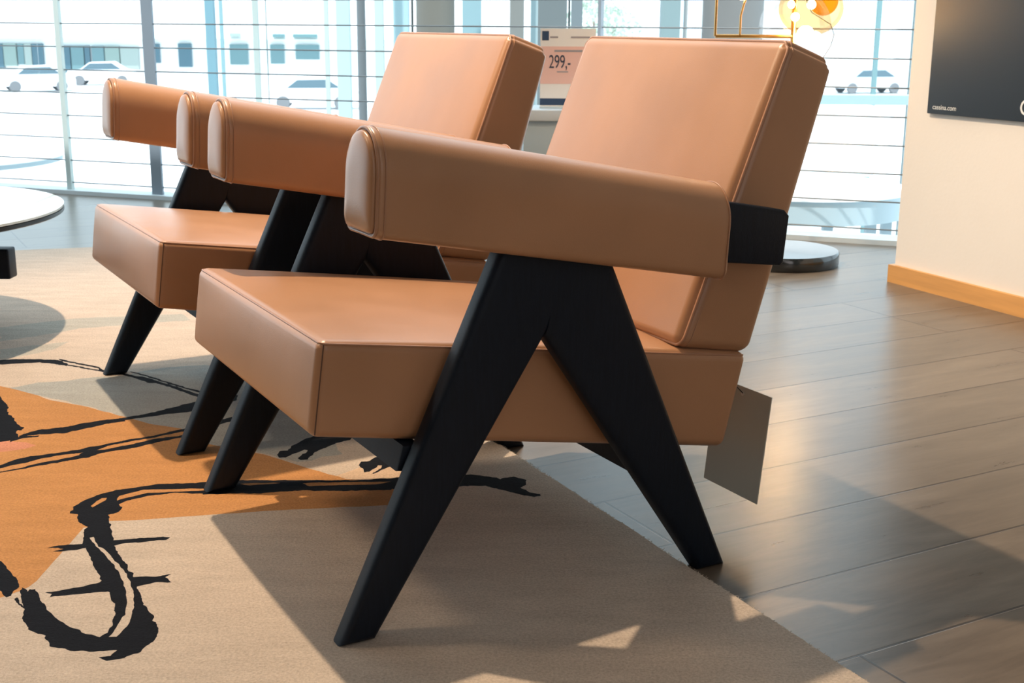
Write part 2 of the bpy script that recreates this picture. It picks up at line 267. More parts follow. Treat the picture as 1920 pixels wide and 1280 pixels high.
# ------------------------------------------------------------------ rug
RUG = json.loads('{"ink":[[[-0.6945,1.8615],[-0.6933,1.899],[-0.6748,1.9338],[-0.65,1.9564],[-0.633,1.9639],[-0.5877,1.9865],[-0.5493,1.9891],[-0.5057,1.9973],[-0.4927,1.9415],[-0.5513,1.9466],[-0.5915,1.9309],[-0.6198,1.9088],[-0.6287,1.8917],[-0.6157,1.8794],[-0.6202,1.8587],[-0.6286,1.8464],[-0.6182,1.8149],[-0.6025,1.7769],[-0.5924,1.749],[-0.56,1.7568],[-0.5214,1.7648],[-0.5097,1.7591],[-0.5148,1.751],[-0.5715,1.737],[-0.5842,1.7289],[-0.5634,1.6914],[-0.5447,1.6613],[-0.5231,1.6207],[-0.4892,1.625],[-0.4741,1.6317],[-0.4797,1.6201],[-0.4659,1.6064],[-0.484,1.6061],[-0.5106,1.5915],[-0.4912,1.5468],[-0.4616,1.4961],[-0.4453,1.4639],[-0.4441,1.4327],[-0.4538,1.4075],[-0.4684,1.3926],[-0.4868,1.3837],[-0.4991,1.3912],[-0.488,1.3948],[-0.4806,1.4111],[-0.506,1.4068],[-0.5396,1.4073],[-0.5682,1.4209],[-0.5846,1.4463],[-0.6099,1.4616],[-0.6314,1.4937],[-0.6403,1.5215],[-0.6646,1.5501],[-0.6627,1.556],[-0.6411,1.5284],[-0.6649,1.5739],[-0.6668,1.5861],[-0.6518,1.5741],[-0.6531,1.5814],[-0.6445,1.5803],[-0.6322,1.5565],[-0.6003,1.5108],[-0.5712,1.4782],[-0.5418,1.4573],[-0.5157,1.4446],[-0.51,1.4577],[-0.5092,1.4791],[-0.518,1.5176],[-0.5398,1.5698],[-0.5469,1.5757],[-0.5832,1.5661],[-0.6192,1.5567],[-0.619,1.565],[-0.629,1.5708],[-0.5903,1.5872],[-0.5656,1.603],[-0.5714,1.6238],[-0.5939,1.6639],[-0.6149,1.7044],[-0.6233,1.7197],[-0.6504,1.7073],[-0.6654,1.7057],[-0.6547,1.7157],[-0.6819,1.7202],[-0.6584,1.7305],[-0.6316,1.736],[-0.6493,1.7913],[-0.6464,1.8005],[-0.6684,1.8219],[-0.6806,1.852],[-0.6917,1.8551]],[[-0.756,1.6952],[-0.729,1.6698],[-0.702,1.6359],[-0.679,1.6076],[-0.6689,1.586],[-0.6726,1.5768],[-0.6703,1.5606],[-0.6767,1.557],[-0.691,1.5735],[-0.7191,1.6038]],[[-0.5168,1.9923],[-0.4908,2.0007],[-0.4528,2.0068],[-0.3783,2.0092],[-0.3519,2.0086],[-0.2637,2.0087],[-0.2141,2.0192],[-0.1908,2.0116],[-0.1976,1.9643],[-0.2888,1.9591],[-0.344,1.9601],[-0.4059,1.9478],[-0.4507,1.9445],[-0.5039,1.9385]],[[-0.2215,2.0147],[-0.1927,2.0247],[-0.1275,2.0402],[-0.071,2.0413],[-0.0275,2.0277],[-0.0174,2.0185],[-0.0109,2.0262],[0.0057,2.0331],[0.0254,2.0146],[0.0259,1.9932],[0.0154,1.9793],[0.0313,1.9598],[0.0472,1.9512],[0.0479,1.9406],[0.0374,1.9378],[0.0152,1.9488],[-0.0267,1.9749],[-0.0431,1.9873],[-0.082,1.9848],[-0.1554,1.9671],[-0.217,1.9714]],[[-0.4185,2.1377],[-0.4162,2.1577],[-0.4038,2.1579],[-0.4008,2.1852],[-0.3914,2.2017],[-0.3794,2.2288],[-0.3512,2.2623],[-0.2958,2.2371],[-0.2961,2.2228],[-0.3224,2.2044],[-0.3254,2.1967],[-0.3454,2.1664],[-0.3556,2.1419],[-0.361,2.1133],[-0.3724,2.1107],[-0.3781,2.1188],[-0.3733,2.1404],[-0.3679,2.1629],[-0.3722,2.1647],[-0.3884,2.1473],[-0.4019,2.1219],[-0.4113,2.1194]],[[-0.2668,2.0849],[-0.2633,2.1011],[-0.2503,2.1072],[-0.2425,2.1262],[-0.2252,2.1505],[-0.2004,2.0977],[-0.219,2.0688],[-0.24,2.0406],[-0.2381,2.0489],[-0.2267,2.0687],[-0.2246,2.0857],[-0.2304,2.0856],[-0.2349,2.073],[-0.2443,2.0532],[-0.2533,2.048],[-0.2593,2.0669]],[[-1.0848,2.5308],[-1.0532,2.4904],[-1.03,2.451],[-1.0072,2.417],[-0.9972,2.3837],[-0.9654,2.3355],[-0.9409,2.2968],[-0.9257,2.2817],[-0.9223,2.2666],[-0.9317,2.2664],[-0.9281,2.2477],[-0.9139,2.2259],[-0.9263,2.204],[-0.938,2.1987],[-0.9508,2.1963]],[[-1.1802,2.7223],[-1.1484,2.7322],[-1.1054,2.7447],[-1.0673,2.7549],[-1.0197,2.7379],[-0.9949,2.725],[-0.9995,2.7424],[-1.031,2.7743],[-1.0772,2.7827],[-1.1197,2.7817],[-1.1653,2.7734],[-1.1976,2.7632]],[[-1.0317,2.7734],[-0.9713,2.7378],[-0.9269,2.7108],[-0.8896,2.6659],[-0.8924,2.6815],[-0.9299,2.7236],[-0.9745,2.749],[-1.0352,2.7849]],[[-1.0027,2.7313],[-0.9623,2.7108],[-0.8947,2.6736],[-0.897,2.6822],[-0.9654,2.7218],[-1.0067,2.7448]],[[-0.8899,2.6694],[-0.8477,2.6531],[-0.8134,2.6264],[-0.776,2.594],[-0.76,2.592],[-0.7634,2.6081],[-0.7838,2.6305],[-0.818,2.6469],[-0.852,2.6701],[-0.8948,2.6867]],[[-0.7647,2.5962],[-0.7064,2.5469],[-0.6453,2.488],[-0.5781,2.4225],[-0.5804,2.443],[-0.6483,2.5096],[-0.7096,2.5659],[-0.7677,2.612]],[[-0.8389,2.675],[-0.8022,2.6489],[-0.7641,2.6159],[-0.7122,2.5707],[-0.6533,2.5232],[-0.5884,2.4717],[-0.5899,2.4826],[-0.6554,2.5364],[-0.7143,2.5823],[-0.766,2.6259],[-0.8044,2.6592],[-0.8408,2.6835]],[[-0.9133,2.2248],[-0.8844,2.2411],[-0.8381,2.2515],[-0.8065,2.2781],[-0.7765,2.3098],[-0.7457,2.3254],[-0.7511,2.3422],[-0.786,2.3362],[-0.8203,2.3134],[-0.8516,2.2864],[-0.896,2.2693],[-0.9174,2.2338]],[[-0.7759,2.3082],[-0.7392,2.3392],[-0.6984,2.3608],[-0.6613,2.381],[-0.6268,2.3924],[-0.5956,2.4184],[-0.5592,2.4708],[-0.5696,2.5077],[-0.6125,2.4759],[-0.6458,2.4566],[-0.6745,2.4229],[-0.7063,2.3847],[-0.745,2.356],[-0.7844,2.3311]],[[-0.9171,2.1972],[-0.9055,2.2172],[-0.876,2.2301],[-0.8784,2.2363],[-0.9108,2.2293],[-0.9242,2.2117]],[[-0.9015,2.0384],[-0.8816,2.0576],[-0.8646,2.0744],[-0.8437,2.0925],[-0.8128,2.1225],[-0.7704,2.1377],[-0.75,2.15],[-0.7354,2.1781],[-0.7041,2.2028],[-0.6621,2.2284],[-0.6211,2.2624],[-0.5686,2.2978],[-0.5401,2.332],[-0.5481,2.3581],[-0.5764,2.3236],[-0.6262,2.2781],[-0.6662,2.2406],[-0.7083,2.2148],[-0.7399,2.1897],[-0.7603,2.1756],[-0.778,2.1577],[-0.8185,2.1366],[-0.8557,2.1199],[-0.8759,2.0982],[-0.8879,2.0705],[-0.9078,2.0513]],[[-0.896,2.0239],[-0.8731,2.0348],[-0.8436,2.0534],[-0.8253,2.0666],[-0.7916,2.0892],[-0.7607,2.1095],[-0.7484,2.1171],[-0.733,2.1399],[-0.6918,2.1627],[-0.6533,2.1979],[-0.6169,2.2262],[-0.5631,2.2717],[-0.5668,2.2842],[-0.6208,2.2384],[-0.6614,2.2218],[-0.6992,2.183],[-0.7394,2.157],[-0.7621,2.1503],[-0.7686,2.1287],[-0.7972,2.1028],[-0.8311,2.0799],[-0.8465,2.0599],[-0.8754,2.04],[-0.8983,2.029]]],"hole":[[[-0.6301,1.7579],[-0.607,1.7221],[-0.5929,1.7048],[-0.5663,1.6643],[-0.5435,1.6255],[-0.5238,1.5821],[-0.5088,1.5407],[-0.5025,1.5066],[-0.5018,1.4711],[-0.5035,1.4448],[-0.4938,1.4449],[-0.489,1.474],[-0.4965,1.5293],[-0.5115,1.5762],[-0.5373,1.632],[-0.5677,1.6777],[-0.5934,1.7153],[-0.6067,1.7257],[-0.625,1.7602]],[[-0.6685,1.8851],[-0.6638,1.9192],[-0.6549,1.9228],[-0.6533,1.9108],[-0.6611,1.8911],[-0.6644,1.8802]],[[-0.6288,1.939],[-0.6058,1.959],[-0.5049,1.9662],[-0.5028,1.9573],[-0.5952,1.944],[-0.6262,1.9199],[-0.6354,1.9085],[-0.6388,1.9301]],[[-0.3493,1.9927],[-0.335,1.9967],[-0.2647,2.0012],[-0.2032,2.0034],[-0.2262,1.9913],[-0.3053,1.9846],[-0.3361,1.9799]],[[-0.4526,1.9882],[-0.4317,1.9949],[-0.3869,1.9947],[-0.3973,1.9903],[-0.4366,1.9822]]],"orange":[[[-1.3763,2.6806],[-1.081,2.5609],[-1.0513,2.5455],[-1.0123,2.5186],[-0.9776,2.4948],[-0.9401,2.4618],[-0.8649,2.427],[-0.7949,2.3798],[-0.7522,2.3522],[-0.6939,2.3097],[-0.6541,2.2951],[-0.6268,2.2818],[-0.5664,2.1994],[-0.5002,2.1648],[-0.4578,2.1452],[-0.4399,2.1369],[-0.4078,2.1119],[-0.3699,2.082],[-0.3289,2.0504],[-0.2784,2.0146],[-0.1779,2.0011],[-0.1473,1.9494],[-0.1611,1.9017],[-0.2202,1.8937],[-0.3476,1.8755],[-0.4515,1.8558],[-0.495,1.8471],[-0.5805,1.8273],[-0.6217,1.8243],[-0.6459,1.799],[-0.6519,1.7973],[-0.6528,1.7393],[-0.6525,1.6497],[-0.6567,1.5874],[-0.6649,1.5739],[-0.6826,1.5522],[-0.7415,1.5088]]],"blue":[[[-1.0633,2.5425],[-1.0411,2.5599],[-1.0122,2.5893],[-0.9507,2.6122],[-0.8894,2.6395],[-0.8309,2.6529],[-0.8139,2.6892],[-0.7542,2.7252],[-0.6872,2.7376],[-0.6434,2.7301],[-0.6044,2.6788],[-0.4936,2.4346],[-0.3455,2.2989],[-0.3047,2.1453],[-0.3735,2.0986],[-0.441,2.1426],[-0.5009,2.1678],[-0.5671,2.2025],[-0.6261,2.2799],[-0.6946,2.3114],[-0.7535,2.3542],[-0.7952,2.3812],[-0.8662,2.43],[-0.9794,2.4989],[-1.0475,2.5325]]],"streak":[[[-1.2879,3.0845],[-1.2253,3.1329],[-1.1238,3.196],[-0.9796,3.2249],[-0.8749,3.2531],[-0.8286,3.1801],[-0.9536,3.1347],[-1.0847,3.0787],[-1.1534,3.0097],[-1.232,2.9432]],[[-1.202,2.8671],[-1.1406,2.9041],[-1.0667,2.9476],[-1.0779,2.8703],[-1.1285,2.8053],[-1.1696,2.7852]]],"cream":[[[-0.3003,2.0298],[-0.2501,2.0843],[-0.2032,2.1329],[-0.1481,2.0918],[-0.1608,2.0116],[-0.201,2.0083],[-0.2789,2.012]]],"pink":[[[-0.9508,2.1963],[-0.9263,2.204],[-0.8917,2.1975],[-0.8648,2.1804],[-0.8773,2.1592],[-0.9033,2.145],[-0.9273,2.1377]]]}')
def ragged(poly, amp, step=0.006, seed=0):
    out = []
    n = len(poly)
    for i in range(n):
        a = Vector((*poly[i], 0)); b = Vector((*poly[(i + 1) % n], 0)); L = (b - a).length; k = max(1, int(L / step))
        for j in range(k):
            p = a.lerp(b, j / k)
            q = Vector((p.x * 70, p.y * 70, seed * 3.7)); q2 = q + Vector((31, 17, 5))
            out.append((p.x + amp * mnoise.noise(q) * 1.6 + amp * .6 * mnoise.noise(q * 3), p.y + amp * mnoise.noise(q2) * 1.6 + amp * .6 * mnoise.noise(q2 * 3)))
    return out
def pip(p, poly):
    x, y = p; c = False; j = len(poly) - 1
    for i in range(len(poly)):
        xi, yi = poly[i]; xj, yj = poly[j]
        if (yi > y) != (yj > y) and x < (xj - xi) * (y - yi) / (yj - yi) + xi: c = not c
        j = i
    return c
class Reg:
    def __init__(s, polys, amp, step):
        s.p = [ragged(q, amp, step, k) for k, q in enumerate(polys)]
        s.bb = [(min(a for a, _ in q), max(a for a, _ in q), min(b for _, b in q), max(b for _, b in q)) for q in s.p]
    def __contains__(s, p):
        for q, (a, b, c, d) in zip(s.p, s.bb):
            if a <= p[0] <= b and c <= p[1] <= d and pip(p, q): return True
        return False
def rug():
    A = Vector((-1.13, 4.35)); Bm = Vector((-0.013, 2.186)); Cb = Vector((0.411, 1.364)); D = Cb + (Cb - Bm) * 0.62
    Lf = Vector((-2.75, 3.86)); Lb = Vector((-2.3, 0.72))
    # rug outline with slightly wavy edges
    out = []
    corners = [A, Bm, Cb, D, Lb, Lf]
    for i in range(6):
        a, b = corners[i], corners[(i + 1) % 6]; L = (b - a).length; k = int(L / 0.02)
        for j in range(k):
            p = a.lerp(b, j / k); wv = 0.0014 * mnoise.noise(Vector((p.x * 9, p.y * 9, 1))) + 0.0008 * mnoise.noise(Vector((p.x * 60, p.y * 60, 2)))
            nrm = Vector((b.y - a.y, a.x - b.x)).normalized(); out.append(p + nrm * wv * 2)
    regs = {k: Reg(RUG[k], a, st) for k, a, st in (('ink', 0.0023, 0.004), ('hole', 0.0013, 0.006), ('orange', 0.0015, 0.02), ('blue', 0.006, 0.02), ('streak', 0.004, 0.02), ('cream', 0.004, 0.02), ('pink', 0.003, 0.02))}
    V = []; E = []
    n = len(out); V += [tuple(p) for p in out]; E += [(i, (i + 1) % n) for i in range(n)]
    outp = [tuple(p) for p in out]
    for r in regs.values():
        for q in r.p:
            b = len(V); V += q; E += [(b + i, b + (i + 1) % len(q)) for i in range(len(q))]
    g = 0.045; x = -2.9
    while x < 1:
        y = 0.5
        while y < 4.5:
            p = (x + random.uniform(-.01, .01), y + random.uniform(-.01, .01))
            if pip(p, outp): V.append(p)
            y += g
        x += g
    vo, eo, fo, *_ = delaunay_2d_cdt([Vector(v) for v in V], E, [], 0, 1e-5)
    vs = []; fs = []; cols = []
    keep = []
    for f in fo:
        c = (sum(vo[i][0] for i in f) / 3, sum(vo[i][1] for i in f) / 3)
        if not pip(c, outp): continue
        ink = (c in regs['ink']) and not (c in regs['hole'])
        if ink: col = (0.008, 0.009, 0.013)
        elif c in regs['pink']: col = (0.56, 0.24, 0.15)
        elif c in regs['orange']: col = (0.48, 0.235, 0.09)
        elif c in regs['cream']: col = (0.60, 0.44, 0.31)
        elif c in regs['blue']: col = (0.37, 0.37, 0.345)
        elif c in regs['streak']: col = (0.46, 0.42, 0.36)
        else: col = None
        keep.append((f, col))
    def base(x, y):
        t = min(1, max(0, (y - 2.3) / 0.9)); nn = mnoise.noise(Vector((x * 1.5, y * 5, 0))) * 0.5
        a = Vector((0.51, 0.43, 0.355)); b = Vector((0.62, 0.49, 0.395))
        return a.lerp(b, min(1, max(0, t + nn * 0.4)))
    H = 0.012
    verts = [Vector((v[0], v[1], H)) for v in vo]
    faces = [tuple(f) for f, _ in keep]
    nv = len(verts)
    # rolled edge
    nb = len(out); cen = sum((p for p in out), Vector((0, 0))) / nb
    rings = []
    for dz, dx in ((0.0, 0.0), (-0.002, 0.003), (-0.006, 0.0045), (-0.012, 0.004)):
        ring = []
        for i, p in enumerate(out):
            a = out[i - 1]; b = out[(i + 1) % nb]; nrm = Vector((b.y - a.y, a.x - b.x)).normalized()
            if nrm.dot(p - cen) < 0: nrm = -nrm
            ring.append(len(verts)); verts.append(Vector((p.x + nrm.x * dx, p.y + nrm.y * dx, H + dz)))
        rings.append(ring)
    sf = []
    for k in range(3):
        for i in range(nb):
            j = (i + 1) % nb; sf.append((rings[k][i], rings[k][j], rings[k + 1][j], rings[k + 1][i]))
    me = bpy.data.meshes.new('rug'); me.from_pydata([tuple(v) for v in verts], [], faces + sf)
    ca = me.color_attributes.new('pile_colour', 'FLOAT_COLOR', 'CORNER')
    li = 0
    for f, col in keep:
        for i in f:
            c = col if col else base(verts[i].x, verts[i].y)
            ca.data[li].color = (c[0], c[1], c[2], 1); li += 1
    for f in sf:
        for i in f:
            ca.data[li].color = (0.55, 0.47, 0.37, 1); li += 1
    bm = bmesh.new(); bm.from_mesh(me); bmesh.ops.recalc_face_normals(bm, faces=bm.faces); bm.to_mesh(me); bm.free()
    m, t, b = nt_new('rug_pile'); L = t.links
    at = N(t, 'ShaderNodeVertexColor'); at.layer_name = 'pile_colour'
    tc = N(t, 'ShaderNodeTexCoord')
    n1 = N(t, 'ShaderNodeTexNoise'); n1.inputs['Scale'].default_value = 260; n1.inputs['Detail'].default_value = 4; n1.inputs['Roughness'].default_value = 0.7
    L.new(tc.outputs['Object'], n1.inputs['Vector'])
    mp = N(t, 'ShaderNodeMapping'); mp.inputs['Scale'].default_value = (3, 11, 1); mp.inputs['Rotation'].default_value = (0, 0, radians(-8))
    L.new(tc.outputs['Object'], mp.inputs['Vector'])
    n2 = N(t, 'ShaderNodeTexNoise'); n2.inputs['Scale'].default_value = 2.4; n2.inputs['Detail'].default_value = 7; n2.inputs['Roughness'].default_value = 0.6
    L.new(mp.outputs[0], n2.inputs['Vector'])
    m1 = N(t, 'ShaderNodeMapRange'); m1.inputs['From Min'].default_value = .3; m1.inputs['From Max'].default_value = .7; m1.inputs['To Min'].default_value = 0.78; m1.inputs['To Max'].default_value = 1.2
    L.new(n1.outputs['Fac'], m1.inputs['Value'])
    m2 = N(t, 'ShaderNodeMapRange'); m2.inputs['From Min'].default_value = .3; m2.inputs['From Max'].default_value = .7; m2.inputs['To Min'].default_value = 0.9; m2.inputs['To Max'].default_value = 1.08
    L.new(n2.outputs['Fac'], m2.inputs['Value'])
    mu = N(t, 'ShaderNodeMath'); mu.operation = 'MULTIPLY'; L.new(m1.outputs[0], mu.inputs[0]); L.new(m2.outputs[0], mu.inputs[1])
    vm = N(t, 'ShaderNodeVectorMath'); vm.operation = 'SCALE'; L.new(at.outputs['Color'], vm.inputs[0]); L.new(mu.outputs[0], vm.inputs['Scale'])
    L.new(vm.outputs[0], b.inputs['Base Color'])
    b.inputs['Roughness'].default_value = 0.95; b.inputs['Specular IOR Level'].default_value = 0.1
    ad = N(t, 'ShaderNodeMath'); ad.operation = 'MULTIPLY_ADD'; ad.inputs[1].default_value = 2.0; L.new(n2.outputs['Fac'], ad.inputs[0]); L.new(n1.outputs['Fac'], ad.inputs[2])
    bp = N(t, 'ShaderNodeBump'); bp.inputs['Strength'].default_value = 0.7; bp.inputs['Distance'].default_value = 0.003
    L.new(ad.outputs[0], bp.inputs['Height']); L.new(bp.outputs[0], b.inputs['Normal'])
    me.materials.append(m)
    o = link(bpy.data.objects.new('rug', me)); tag(o, 'beige and orange pile rug with black brushstroke drawing under the armchairs', 'rug')
    # loose fibres along the visible right edge
    fz = MB()
    for (a, b_) in ((A, Bm), (Bm, Cb), (Cb, D)):
        L_ = (b_ - a).length; nrm = Vector((-(b_.y - a.y), b_.x - a.x)).normalized() * 1.0
        if nrm.dot(a - cen) < 0: nrm = -nrm
        dd = (b_ - a).normalized()
        for k in range(int(L_ * 900)):
            p = a + dd * random.uniform(0, L_); z0 = random.uniform(0.004, H)
            p3 = Vector((p.x, p.y, z0)) + Vector((nrm.x, nrm.y, 0)) * 0.002
            ln = random.uniform(0.001, 0.004)
            tip = p3 + Vector((nrm.x, nrm.y, 0)) * ln + Vector((dd.x, dd.y, 0)) * random.uniform(-.004, .004) + Vector((0, 0, random.uniform(-.002, .003)))
            wd = Vector((dd.x, dd.y, 0)) * 0.0006
            up_ = Vector((0, 0, 0.0006))
            fz.add([p3 - wd, p3 + wd, p3 + up_, tip], [(0, 1, 3), (1, 2, 3), (2, 0, 3)])
    fo_ = fz.obj('edge_pile', simple('edge_fibre', (0.62, 0.54, 0.44), 0.9), o); fo_['kind'] = 'stuff'
rug()

# ------------------------------------------------------------------ armchair
P_ = dict(s1=(.3317, .3925), s2=(.3476, .2732), s3=(-.3228, .3000), s4=(-.2875, .1605),
          b1=(-.3661, .7444), b2=(-.1937, .3215), b3=(-.4563, .7126), b4=(-.3290, .2965),
          f1=(.3336, .0125), f2=(.2856, .0125), f3=(.0461, .3763), f4=(-.2143, 0), f5=(-.2628, 0), f6=(.113, .4832), f7=(-.057, .454))
WS, YA, TL, YO, AW = 0.2685, 0.3165, 0.036, 0.3391, 0.0902

def cushion(name, FT, FB, RT, RB_, half, r, puff, mat, parent, seg=5, ncore=14, plan=0):
    """rounded, puffed box; u front(+1)/rear(-1), v lateral, w top(+1)/bottom(-1). puff: dict face->height"""
    a = (Vector(FT) + Vector(FB) - Vector(RT) - Vector(RB_)).length / 4
    c = (Vector(FT) + Vector(RT) - Vector(FB) - Vector(RB_)).length / 4
    h = (a, half, c)
    def line(hh):
        core = [-(hh - r) + 2 * (hh - r) * i / ncore for i in range(ncore + 1)]
        ext = [hh - r + r * math.tan(pi / 4 * k / seg) for k in range(1, seg + 1)]
        return [-e for e in ext[::-1]] + core + ext
    Ls = [line(x) for x in h]
    def rnd2(x, y, hx, hy, R_):
        ax_, ay_ = abs(x) - (hx - R_), y - (hy - R_)
        if ax_ <= 0 or ay_ <= 0: return x, y
        f_ = max(ax_, ay_) / hypot(ax_, ay_)
        return math.copysign(hx - R_ + ax_ * f_, x), hy - R_ + ay_ * f_
    def mapp(q):
        q = list(q)
        if plan:
            w0 = q[2]
            q[1], wa = rnd2(q[1], w0, half, c, plan)
            wb_ = w0
            if q[0] < 0: q[0], wb_ = rnd2(q[0], w0, a, c, 0.024)
            q[2] = wa + (wb_ - w0)
        u, v, w_ = q[0] / a, q[1] / half, q[2] / c
        top = [(1 + u) / 2 * FT[i] + (1 - u) / 2 * RT[i] for i in (0, 1)]; bot = [(1 + u) / 2 * FB[i] + (1 - u) / 2 * RB_[i] for i in (0, 1)]
        x = (1 + w_) / 2 * top[0] + (1 - w_) / 2 * bot[0]; z = (1 + w_) / 2 * top[1] + (1 - w_) / 2 * bot[1]
        return Vector((x, half * v, z))
    def rnd(p):
        core = Vector([max(-(h[i] - r), min(h[i] - r, p[i])) for i in range(3)])
        d = Vector(p) - core
        return core + d.normalized() * r
    verts = {}; vl = []; fs = []
    names = {(0, 1): 'front', (0, -1): 'rear', (1, 1): 'side', (1, -1): 'side', (2, 1): 'top', (2, -1): 'bottom'}
    def vid(p):
        k = tuple(round(x, 6) for x in p)
        if k not in verts:
            q = rnd(p)
            for i in range(3):
                if abs(abs(p[i]) - h[i]) < 1e-7:
                    sg = 1 if p[i] > 0 else -1; j, l = [x for x in range(3) if x != i]
                    am = puff.get(names[(i, sg)], 0)
                    wgt = max(0, 1 - (p[j] / h[j]) ** 2) ** 0.8 * max(0, 1 - (p[l] / h[l]) ** 2) ** 0.8
                    q[i] += sg * am * wgt
            verts[k] = len(vl); vl.append(mapp(q))
        return verts[k]
    for i in range(3):
        j, l = [x for x in range(3) if x != i]
        for sg in (1, -1):
            A, B = Ls[j], Ls[l]
            for ia in range(len(A) - 1):
                for ib in range(len(B) - 1):
                    f = []
                    for (da, db) in ((0, 0), (1, 0), (1, 1), (0, 1)):
                        p = [0, 0, 0]; p[i] = sg * h[i]; p[j] = A[ia + da]; p[l] = B[ib + db]; f.append(vid(p))
                    fs.append(tuple(f))
    o = mesh_obj(name, vl, fs, mat, parent, smooth=True)
    def rim(face, k=0.72, out=0.0):
        i = {'front': 0, 'rear': 0, 'top': 2, 'bottom': 2}[face]; sg = 1 if face in ('front', 'top') else -1
        j, l = [x for x in range(3) if x != i]; pts = []
        kk = sqrt(1 - k * k)
        cor = [(1, 1), (-1, 1), (-1, -1), (1, -1)]
        for n_, (sj, sl) in enumerate(cor):
            a0 = [0, pi / 2, pi, 3 * pi / 2][n_]
            for m_ in range(7):
                an = a0 + pi / 2 * m_ / 6; p = [0, 0, 0]
                rr = r + out
                p[i] = sg * (h[i] - r + rr * kk); p[j] = sj * (h[j] - r) + rr * k * cos(an); p[l] = sl * (h[l] - r) + rr * k * sin(an); pts.append(p)
            nx = cor[(n_ + 1) % 4]; an = a0 + pi / 2; q = pts[-1]
            for m_ in range(1, 24):
                tt = m_ / 24; p = list(q)
                if nx[0] != sj: p[j] = q[j] + (nx[0] * (h[j] - r) - sj * (h[j] - r)) * tt
                else: p[l] = q[l] + (nx[1] * (h[l] - r) - sl * (h[l] - r)) * tt
                pts.append(p)
        return [mapp(p) for p in pts]
    def vseam(su, sv, k=0.72):
        """seam line running up the corner su (front/rear), sv (side)"""
        kk = sqrt(1 - k * k); pts = []
        for m_ in range(21):
            w_ = (-1 + 2 * m_ / 20) * (h[2] - r * .35)
            pts.append(mapp([su * (h[0] - r + r * k), sv * (h[1] - r + r * kk), w_]))
        return pts
    return o, rim, vseam

def armrest(parent, sgn):
    """padded arm: arched section swept from the front cap to the rear cap"""
    hgt, wd, ra = 0.126, AW, 0.045
    sec = []
    rb = 0.012; hw = wd / 2; top = hgt
    # bottom right corner -> up the side -> arch -> down -> bottom left corner
    for k in range(6): an = -pi / 2 + pi / 2 * k / 5; sec.append((hw - rb + rb * cos(an), rb + rb * sin(an)))
    for k in range(1, 8): sec.append((hw, rb + (top - 0.052 - rb) * k / 8))
    for k in range(25): an = pi * k / 24; sec.append((hw * cos(an) * (1 if True else 1), top - 0.052 + 0.052 * sin(an)))
    for k in range(1, 8): sec.append((-hw, top - 0.052 - (top - 0.052 - rb) * k / 8))
    for k in range(6): an = pi + pi / 2 * k / 5; sec.append((-hw + rb + rb * cos(an), rb + rb * sin(an)))
    for k in range(1, 10): sec.append((-hw + rb + (wd - 2 * rb) * k / 10, 0))
    n = len(sec); cy, cz = 0.0, hgt * 0.47
    P0 = Vector((.2883 - .002, 0, .5221)); P1 = Vector((-.2205, 0, .4290)); ax = (P1 - P0).normalized(); L = (P1 - P0).length
    yc = sgn * (YO - AW / 2)
    tilt = 0.06  # the section leans slightly backwards at its top
    def place(s, y, z): return P0 + ax * s + Vector((-tilt * z, yc + y, z))
    def ring(s, k, ins=0.0):
        out = []
        for (y, z) in sec:
            dy, dz = y - cy, z - cz; d = hypot(dy, dz); f = max(0.0, (d - ins) / d) * k
            out.append(place(s, cy + dy * f, cz + dz * f))
        return out
    rings = []; r = 0.007
    # front cap: bulging pad inside the piping
    for k in (0.02, 0.15, 0.3, 0.45, 0.6, 0.72, 0.82, 0.89): rings.append(ring(-0.0095 * (1 - k ** 5) - 0.0005, k))
    rings.append(ring(0.0015, 0.93)); rings.append(ring(0.001, 1, r * .8))
    for k in range(1, 5): an = pi / 2 * k / 5; rings.append(ring(r - r * sin(an) * 0 - r * cos(an), 1, r * (1 - sin(an))))
    for k in range(0, 25):
        s = r + (L - 2 * r) * k / 24; rings.append(ring(s, 1.0))
    for k in range(1, 6): an = pi / 2 * k / 5; rings.append(ring(L - r + r * sin(an), 1, r * (1 - cos(an))))
    for k in (0.85, 0.6, 0.3, 0.02): rings.append(ring(L + 0.003 * (1 - k * k), k))
    vs = [v for q in rings for v in q]; fs = []
    for i in range(len(rings) - 1):
        for k in range(n): fs.append((i * n + k, i * n + (k + 1) % n, (i + 1) * n + (k + 1) % n, (i + 1) * n + k))
    fs.append(tuple(range(n))); fs.append(tuple(range((len(rings) - 1) * n, len(rings) * n)))
    o = mesh_obj('armrest', vs, fs, LEATHER, parent)
    pm = MB(); pm.tube(ring(0.0015, 1, 0.0025), 0.0022, 8, closed=True); pm.obj('piping', PIPING, o, angle=80)
    pm = MB(); pm.tube(ring(0.0105, 1, -0.0003), 0.0012, 6, closed=True); pm.obj('piping', PIPING, o, angle=80)
    pm = MB(); pm.tube(ring(L - 0.006, 1, -0.0004), 0.0013, 6, closed=True); pm.obj('piping', PIPING, o, angle=80)
    return o

